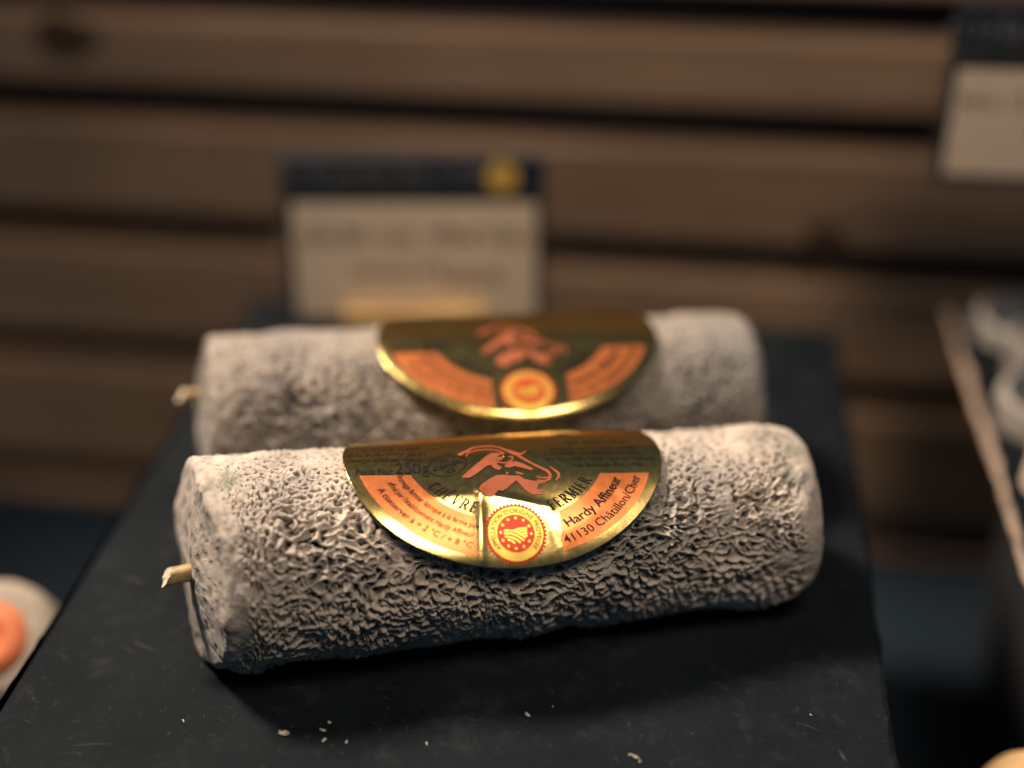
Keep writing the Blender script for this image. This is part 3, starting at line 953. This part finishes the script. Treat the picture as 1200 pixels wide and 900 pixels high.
def print_label(L, root, detail=True):
    lab = L.disc(root, 'foil_label', M_FOIL)
    e = 0.00014
    for sd in (-1, 1):
        V, Fc = panel_shape(sd)
        L.pr(lab, 'orange_panel', V, Fc, M_ORANGE, e)
    # black lettering
    arcs = []
    D = math.radians
    arcs.append(bend(text_shape('Fromage fermier fabriqué à la ferme puis', 0.0022, 0.006, 0.71), 0, 0, 0.715 * R0, D(-44)))
    arcs.append(bend(text_shape("affiné par l'établissement Hardy Affineur", 0.0022, 0.006, 0.73), 0, 0, 0.790 * R0, D(-43)))
    arcs.append(bend(text_shape('A conserver à + 2 °C / + 8 °C', 0.0024, 0.008, 0.95), 0, 0, 0.872 * R0, D(-41.5)))
    arcs.append(bend(text_shape('Hardy Affineur', 0.0036, 0.018, 0.98), 0, 0, 0.765 * R0, D(48)))
    arcs.append(bend(text_shape('41130 Châtillon/Cher', 0.0034, 0.003, 0.98), 0, 0, 0.878 * R0, D(47.5)))
    L.pr(lab, 'panel_lettering', *join_shapes(*arcs), M_INK, 2 * e, 0.0007)
    big = [bend(serif_shape('CHÈVRE', 0.0032, 0.16, 0.76), 0, 0, 0.596 * R0, D(-39)),
           bend(serif_shape('FERMIER', 0.0032, 0.14, 0.72), 0, 0, 0.602 * R0, D(44))]
    L.pr(lab, 'title_lettering', *join_shapes(*big), M_INK, 1.4 * e, 0.0007)
    ws = [place(text_shape('Poids Net', 0.0026, 0.008, 0.80), -0.0302, 0.0059), place(serif_shape('250g', 0.0034, 0.03, 0.85), -0.0214, 0.0056)]
    L.pr(lab, 'weight_lettering', *join_shapes(*ws), M_INK, 1.4 * e, 0.0007)
    if detail:
        mic = []
        rows = [(-0.72, 0.04, 0.40), (-0.72, -0.02, 0.42), (-0.68, -0.09, 0.36), (0.66, 0.11, 0.46), (0.62, 0.055, 0.54), (0.60, 0.0, 0.50), (0.60, -0.055, 0.46), (0.62, -0.12, 0.36)]
        for k, (u, v_, wd) in enumerate(rows):
            mic.append((u, place(micro_shape(wd * R0, 0.0013, k), u * R0, v_ * R0)))
        for sd in (-1, 1):
            L.pr(lab, 'small_print', *join_shapes(*[q for u, q in mic if u * sd > 0]), M_INK, 1.4 * e, 0.0007)
        # oval health mark
        ov = ring_shape(0, 0, 0.0001, 0.0001, 40)
        V = []
        for k in range(40):
            a = 2 * math.pi * k / 40
            for q in (0.95, 1.0):
                V.append((0.0048 * q * math.cos(a), 0.0033 * q * math.sin(a)))
        ovs = (V, ov[1])
        tx = [place(text_shape('FR', 0.0017, 0.02), 0, -0.0012), place(text_shape('41.043.002', 0.0017, 0.02), 0, 0.0006), place(text_shape('CE', 0.0017, 0.02), 0, 0.0024)]
        sh = join_shapes(ovs, *tx)
        c, s_ = math.cos(-0.42), math.sin(-0.42)
        sh = ([(-0.0134 + a * c - b * s_, 0.0030 + a * s_ + b * c) for a, b in sh[0]], sh[1])
        L.pr(lab, 'oval_mark', *sh, M_INK, 1.4 * e, 0.0007)
    # quality seal
    cu_, cv_ = SEAL
    r = 0.192 * R0
    seal = L.pr(lab, 'quality_seal', *ring_shape(cu_, cv_, r * 0.86, r * 0.93, 96, 1, r * 0.085), M_SEALRED, e, 0.002)
    L.pr(lab, 'seal_ring', *ring_shape(cu_, cv_, r * 0.58, r * 0.88, 72), M_YELLOW, 2 * e, 0.001)
    L.pr(lab, 'seal_disc', *ring_shape(cu_, cv_, 0.00001, r * 0.60, 72), M_SEALRED, 3 * e, 0.001)
    sh = [bend(text_shape("APPELLATION D'ORIGINE PROTÉGÉE", 0.00145, 0.012, 0.92), cu_, cv_, r * 0.665, 0.0, False)]
    L.pr(lab, 'seal_lettering', *join_shapes(*sh), M_INKRED, 3 * e, 0.001)
    sts = []
    for k in range(12):
        a = 2 * math.pi * k / 12 + 0.05
        sts.append(star_shape(cu_ + r * 0.485 * math.cos(a), cv_ + r * 0.485 * math.sin(a), r * 0.068, 0.1))
    q = r * 0.4
    furrows = [[(-0.95, -0.22), (-0.3, -0.20), (0.2, 0.0), (0.75, 0.40)], [(-0.95, 0.02), (-0.4, 0.03), (0.1, 0.22), (0.6, 0.62)],
               [(-0.90, 0.26), (-0.4, 0.32), (0.0, 0.50), (0.32, 0.78)], [(-0.70, 0.50), (-0.4, 0.58), (-0.12, 0.82)],
               [(-0.15, -0.18), (0.25, -0.34), (0.90, -0.40)], [(0.12, -0.06), (0.45, -0.17), (0.90, -0.20)], [(0.40, 0.10), (0.62, 0.03), (0.90, 0.02)], [(0.62, 0.25), (0.75, 0.22), (0.90, 0.24)]]
    fs = strokes_shape([[(cu_ + a * q, cv_ + b * q, q * 0.155) for a, b in st] for st in furrows])
    L.pr(lab, 'seal_emblem', *join_shapes(fs, *sts), M_YELLOW, 4 * e, 0.001)
    # goat head
    if GOAT_POLYS:
        V, Fc = [], []
        for poly in GOAT_POLYS:
            b = len(V); V += poly; Fc.append(tuple(range(b, b + len(poly))))
        L.pr(lab, 'goat_emblem', *join_shapes((V, Fc), strokes_shape(GOAT_STROKES)), M_GOAT, 1.2 * e, 0.0012)
    return lab


SEAL = (0.0008, 0.0211)


def straw_vf(log, t0, t1, ff0, uu0, ff1, uu1, rad, n=18, seed=0):
    V = []
    m = 9
    A = log.pt(np.array([t0]), np.array([ff0]), np.array([uu0]))[0]
    B = log.pt(np.array([t1]), np.array([ff1]), np.array([uu1]))[0]
    ax = Vector(B - A).normalized(); s1 = ax.cross(Vector((0, 0, 1))).normalized(); s2 = ax.cross(s1)
    r = random.Random(seed)
    for i in range(m):
        p = Vector(A) + (Vector(B) - Vector(A)) * i / (m - 1)
        for k in range(n):
            a = 2 * math.pi * k / n
            q = rad * (1 + 0.10 * math.sin(3 * a + seed) + 0.05 * r.uniform(-1, 1))
            p2 = p + (s1 * math.cos(a) + s2 * math.sin(a)) * q
            if i == m - 1:
                p2 += ax * (0.0012 * math.sin(a) + r.uniform(-0.0004, 0.0004))
            V.append(tuple(p2))
    Fc = [(i * n + k, i * n + (k + 1) % n, (i + 1) * n + (k + 1) % n, (i + 1) * n + k) for i in range(m - 1) for k in range(n)]
    Fc.append(tuple(range(n - 1, -1, -1)))
    end = [V[(m - 1) * n + k] for k in range(n)]
    c = Vector(B) - ax * 0.0003
    return V, Fc, end, tuple(c)


def add_straw(log, root, *a, **k):
    V, Fc, end, c = straw_vf(log, *a, **k)
    s_ = mesh_obj('straw', V, Fc, M_STRAW, root, True)
    n = len(end)
    mesh_obj('straw_tip', end + [c], [(i, (i + 1) % n, n) for i in range(n)], M_STRAWEND, s_, False)
    return s_


# front log
front = Log((-0.1090, 0.2545), (0.0345, 0.3010), 0.0245, 0.0208)
g1 = thing('cheese_log', 'sharp ash-grey wrinkled cheese log in front, gold label legible, straw at its left end', 'cheese', tuple(front.A), 'labelled cheese logs on the slate')
FB = []   # blobs (t, theta deg, size, height)
FM = []   # mould patches (t, theta deg, size)
FB += [(0.1250, 46, 0.0038, 0.0007), (0.0174, 77, 0.0030, 0.0006), (0.0113, 33, 0.0022, 0.0004), (0.0181, -26, 0.0050, 0.0010), (0.0083, -20, 0.0040, 0.0007),
       (0.1385, -19, 0.0055, 0.0012), (0.1363, 54, 0.0034, 0.0005), (0.1440, 52, 0.0040, 0.0006), (0.1450, 30, 0.0034, 0.0007), (0.1400, 86, 0.0030, 0.0008), (0.1177, 83, 0.0030, 0.0005),
       (0.1330, 5, 0.0045, 0.0006), (0.0300, -8, 0.0030, 0.0003), (0.0450, 40, 0.0018, 0.0003), (0.1100, 20, 0.0030, 0.0003)]
FM += [(0.0100, 4, 0.0050), (0.0112, 15, 0.0036), (0.0065, 10, 0.0030), (0.1430, 25, 0.0026), (0.1432, 32, 0.0022), (0.1455, 14, 0.0036), (0.0060, 95, 0.0040), (0.1180, 92, 0.0030)]
build_log_rind(front, g1, M_RIND, 820, 800, FB, FM, 1.0, 0.44, 1.0, -0.0005)
CR = []
CR = [(-0.0065, 0.0112, -0.0073, 0.0270, 0.0012, 0.00034), (-0.0065, 0.0112, -0.0190, 0.0120, 0.0020, 0.00025), (-0.0065, 0.0112, 0.0090, 0.0150, 0.0012, 0.00035),
      (0.0088, 0.0195, 0.0115, 0.0250, 0.0016, -0.00018), (0.0140, 0.0200, 0.0260, 0.0110, 0.0030, 0.00040)]
lab1 = Label(front, 0.0747, 4.8, 0.46, 0.0, CR, 2.0, 0.07, 0.000, 0.018, 8.0)
print_label(lab1, g1)
add_straw(front, g1, 0.006, -0.0048, 0.001, -0.0005, 0.003, -0.0006, 0.0021, seed=2)
add_straw(front, g1, front.L - 0.002, front.L + 0.0018, 0.0, 0.004, 0.0, 0.004, 0.002, seed=5)

# rear log
rear = Log((-0.1245, 0.3145), (0.0225, 0.3520), 0.0245, 0.0232)
g2 = thing('cheese_log', 'blurred grey cheese log lying behind the sharp one, its gold label in shade', 'cheese', tuple(rear.A), 'labelled cheese logs on the slate')
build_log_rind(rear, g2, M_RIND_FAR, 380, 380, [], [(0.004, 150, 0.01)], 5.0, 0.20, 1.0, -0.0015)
lab2 = Label(rear, 0.0850, 9, 0.80, 0.0, [], 7.0, 0.02, -0.010, 0.008, 75.0)
print_label(lab2, g2, False)
add_straw(rear, g2, 0.004, -0.0050, -0.004, 0.0070, -0.003, 0.0085, 0.0018, seed=8)

# ------------------------------------------------------------------ price tags
def price_tag(label, cx, cy, cz, wd, ht, head, yaw, tilt, seed, disc=True, holder='block'):
    t = thing('price_tag', label, 'price tag', (cx, cy, cz), 'price tags behind the slates')
    M = Matrix.Translation((cx, cy, cz)) @ Matrix.Rotation(yaw, 4, 'Z') @ Matrix.Rotation(tilt, 4, 'X')
    def put(name, v, f, mat, parent, sm=False):
        return mesh_obj(name, [tuple(M @ Vector(p)) for p in v], f, mat, parent, sm)
    b0 = 0.0030
    fr = put('holder_frame', *box_vf(-wd / 2, wd / 2, -0.0012, 0.0012, b0, b0 + ht), M_FRAME, t)
    bevel(fr, 0.0008)
    m = 0.0030
    hd = put('header', *box_vf(-wd / 2 + 0.0005, wd / 2 - 0.0005, -0.0016, -0.00125, b0 + ht - head, b0 + ht - 0.0006), M_NAVY, t)
    cdp = put('card', *box_vf(-wd / 2 + m, wd / 2 - m, -0.0016, -0.00125, b0 + m, b0 + ht - head - 0.0006), M_CARD, t)
    def flat(sh, x, z, dy):
        return [(a + x, dy, b + z) for a, b in sh[0]], sh[1]
    v, f = flat(micro_shape(wd * 0.66, head * 0.36, seed), -wd * 0.10, b0 + ht - head * 0.50, -0.0017)
    put('header_lettering', v, f, M_CHALK, hd)
    v, f = flat(micro_shape(wd * 0.50, head * 0.20, seed + 1), -wd * 0.18, b0 + ht - head * 0.82, -0.0017)
    put('header_lettering', v, f, M_OLIVE, hd)
    if disc:
        v, f = disc_vf((0.337 * wd, -0.0017, b0 + ht - head * 0.45), (0.0052, 0, 0), (0, 0, 0.0052), 28, 0, (0, -1, 0), 0.0003)
        put('gold_emblem', v, f, M_GOLDDISC, hd)
    hc = ht - head
    v1 = flat(micro_shape(wd * 0.82, hc * 0.17, seed + 2), 0.0, b0 + hc * 0.66, -0.0017)
    v2 = flat(micro_shape(wd * 0.10, hc * 0.17, seed + 3), -wd * 0.03, b0 + hc * 0.38, -0.0017)
    v3 = flat(micro_shape(wd * 0.12, hc * 0.17, seed + 4), wd * 0.26, b0 + hc * 0.34, -0.0017)
    sh = join_shapes(v1, v2, v3)
    put('handwriting', sh[0], sh[1], M_PEN, cdp)
    return t, M


t1, M1 = price_tag('navy and cream price tag with gold disc in wooden block behind the logs', -0.0865, 0.4220, 0.0, 0.0860, 0.0590, 0.0150, YAW, -0.06, 3)
v, f = rot_box(-0.0860, 0.4170, 0.0, 0.047, 0.010, 0.0115, YAW)
bevel(mesh_obj('wooden_block', v, f, M_BLOCK, t1, False), 0.0008)
# right tag: taller stand, its stem outside the picture
t2, M2 = price_tag('navy and cream price tag cut off at the upper right corner', 0.1200, 0.4385, 0.0540, 0.084, 0.0560, 0.0185, 0.02, 0.0, 20, False)
v, f = box_vf(0.1180, 0.1220, 0.4405, 0.4435, 0.004, 0.0600)
mesh_obj('stem', v, f, M_METAL, t2, False)
v, f = box_vf(0.107, 0.133, 0.432, 0.452, 0.0, 0.004)
mesh_obj('foot', v, f, M_METAL, t2, False)

# ------------------------------------------------------------------ cheeses beside
def lathe(prof, cx, cy, cz, n=64, seed=0.0, amp=0.0, tiltM=None):
    V = []
    for r, z in prof:
        for k in range(n):
            a = 2 * math.pi * k / n
            V.append((r * math.cos(a), r * math.sin(a), z))
    V = np.array(V)
    if amp:
        d = fbm(V[:, 0] * 110 + seed, V[:, 1] * 110, V[:, 2] * 110, 3) * amp
        rr = np.hypot(V[:, 0], V[:, 1]) + 1e-9
        V[:, 0] += V[:, 0] / rr * d; V[:, 1] += V[:, 1] / rr * d; V[:, 2] += d * 0.6
    V += np.array([cx, cy, cz])
    m = len(prof)
    Fc = [(i * n + k, i * n + (k + 1) % n, (i + 1) * n + (k + 1) % n, (i + 1) * n + k) for i in range(m - 1) for k in range(n)]
    return V, Fc


def drum_prof(r, h, c, n=8):
    p = [(0.0001, 0), (r - c, 0)]
    for k in range(n + 1):
        a = math.pi / 2 * k / n
        p.append((r - c + c * math.sin(a), c - c * math.cos(a)))
    for k in range(1, 10):
        p.append((r, c + (h - 2 * c) * k / 10))
    for k in range(n + 1):
        a = math.pi / 2 * k / n
        p.append((r - c + c * math.cos(a), h - c + c * math.sin(a)))
    for k in range(1, 8):
        p.append(((r - c) * (1 - k / 8) + 0.0001, h))
    return p


TILT = Matrix.Translation((-0.1790, 0.2790, -0.026)) @ Matrix.Rotation(0.10, 4, 'Y') @ Matrix.Rotation(math.radians(36), 4, 'X')


def tilted(V):
    return np.array([tuple(TILT @ Vector(p)) for p in V])


t = thing('drum_cheese', 'small round pale cheese with orange label, leaning at the left edge of the photo', 'cheese', (-0.180, 0.285, -0.060))
V, Fc = lathe(drum_prof(0.0180, 0.026, 0.0065), 0, 0, -0.026, seed=3, amp=0.0008)
mesh_obj('rind', tilted(V), Fc, M_PALECHEESE, t, True)
V, Fc = lathe([(0.0105, 0.0002), (0.0105, 0.0008), (0.0010, 0.0009), (0.0010, 0.0002)], 0, 0, 0, 48)
ol = mesh_obj('orange_label', tilted(V), Fc, M_ORANGEPAPER, t, True)
V, Fc = lathe([(0.0010, 0.0002), (0.0010, 0.0008), (0.0001, 0.0009)], 0, 0, 0, 48)
mesh_obj('label_centre', tilted(V), Fc, M_WHITEPAPER, ol, True)
v, f = box_vf(-0.225, -0.157, 0.262, 0.33, TABLE_Z, -0.0575)
tag(bevel(mesh_obj('riser_box', v, f, M_BLACK, None, False), 0.002), 'black box under the orange-labelled cheese at the far left', 'box')

# black crate, low on the right, with one round tan cheese
CRZ = -0.070
t = thing('display_crate', 'black display crate with grey rim at the lower right', 'crate', (0.17, 0.20, TABLE_Z))
v, f = box_vf(0.0820, 0.25, 0.11, 0.298, TABLE_Z, CRZ)
mesh_obj('crate_body', v, f, M_BLACK, t, False)
v, f = box_vf(0.0805, 0.0830, 0.11, 0.298, CRZ - 0.004, CRZ + 0.003)
bevel(mesh_obj('grey_rim', v, f, M_METAL, t, False), 0.0006)
V, Fc = lathe(drum_prof(0.0175, 0.043, 0.0165), 0.0975, 0.2660, CRZ, seed=8, amp=0.0006)
tag(mesh_obj('round_cheese', V, Fc, M_TAN, None, True), 'smooth round tan cheese in the bottom right corner', 'cheese')


def ash_cheese(label, cx, cy, r, h, rim, matrim, seed):
    t = thing('ash_cheese', label, 'cheese', (cx, cy, 0.0), 'ash cheeses on the right slate')
    V, Fc = lathe(drum_prof(r, h, 0.0014), cx, cy, 0.0, seed=seed, amp=0.0009)
    mesh_obj('rind', V, Fc, matrim, t, True)
    V, Fc = lathe([(r - rim, 0.0), (r - rim, 0.0014), ((r - rim) * 0.5, 0.0018), (0.0001, 0.0018)], cx, cy, h - 0.0002, seed=seed + 1, amp=0.0004)
    mesh_obj('ash_top', V, Fc, M_ASH, t, True)
    return t


ash_cheese('ash-topped cheese with bright pale ring, second from the front on the right slate', 0.1150, 0.3860, 0.0165, 0.011, 0.0028, M_GREYCHEESE, 1)
ash_cheese('dim ash-topped cheese, rearmost on the right slate', 0.1180, 0.4440, 0.0170, 0.008, 0.0024, M_GREYCHEESE, 4)
ash_cheese('ash-topped cheese between the rearmost one and the bright-ringed one on the right slate', 0.1190, 0.4160, 0.0125, 0.015, 0.0024, M_GREYCHEESE, 9)
ash_cheese('small bright cream cheese nearest on the right slate', 0.1130, 0.3500, 0.0120, 0.016, 0.0036, M_CARD, 6)

# ------------------------------------------------------------------ crumbs on the slate
def crumb(x, y, s_, seed, lab):
    r = np.random.default_rng(seed)
    bm = bmesh.new()
    bmesh.ops.create_icosphere(bm, subdivisions=2, radius=1)
    V = np.array([q.co[:] for q in bm.verts]); Fc = [tuple(q.index for q in p.verts) for p in bm.faces]
    bm.free()
    V = V * (1 + 0.9 * fbm(V[:, 0] * 1.7 + seed, V[:, 1] * 1.7, V[:, 2] * 1.7, 2))[:, None]
    V = V * np.array([s_ * r.uniform(0.9, 1.9), s_ * r.uniform(0.5, 1.0), s_ * 0.35])
    an = r.uniform(0, 3); V = V @ np.array([[math.cos(an), math.sin(an), 0], [-math.sin(an), math.cos(an), 0], [0, 0, 1]])
    V[:, 2] -= V[:, 2].min() - 0.00005
    V += np.array([x, y, 0])
    tag(mesh_obj('crumb', V, Fc, M_CRUMB, None, True), lab, 'crumb', 'pale crumbs on the slate in front of the logs')
spots = [(-0.0806, 0.2279, .0008), (-0.0817, 0.2286, .0004), (-0.0714, 0.2326, .0006), (-0.0724, 0.2303, .0005), (-0.0662, 0.2273, .0003), (-0.0712, 0.2272, .0005), (-0.0274, 0.2410, .0005),
         (-0.0219, 0.2445, .0002), (-0.0484, 0.2291, .0003), (-0.0022, 0.2308, .0005), (-0.0012, 0.2296, .0003), (-0.0035, 0.2314, .0003), (0.0366, 0.2492, .0002),
         (-0.1043, 0.2292, .0003)]
for k, (x, y, q) in enumerate(spots):
    crumb(x, y, q, k + 1, 'tiny pale crumb lying on the black slate in front of the logs')
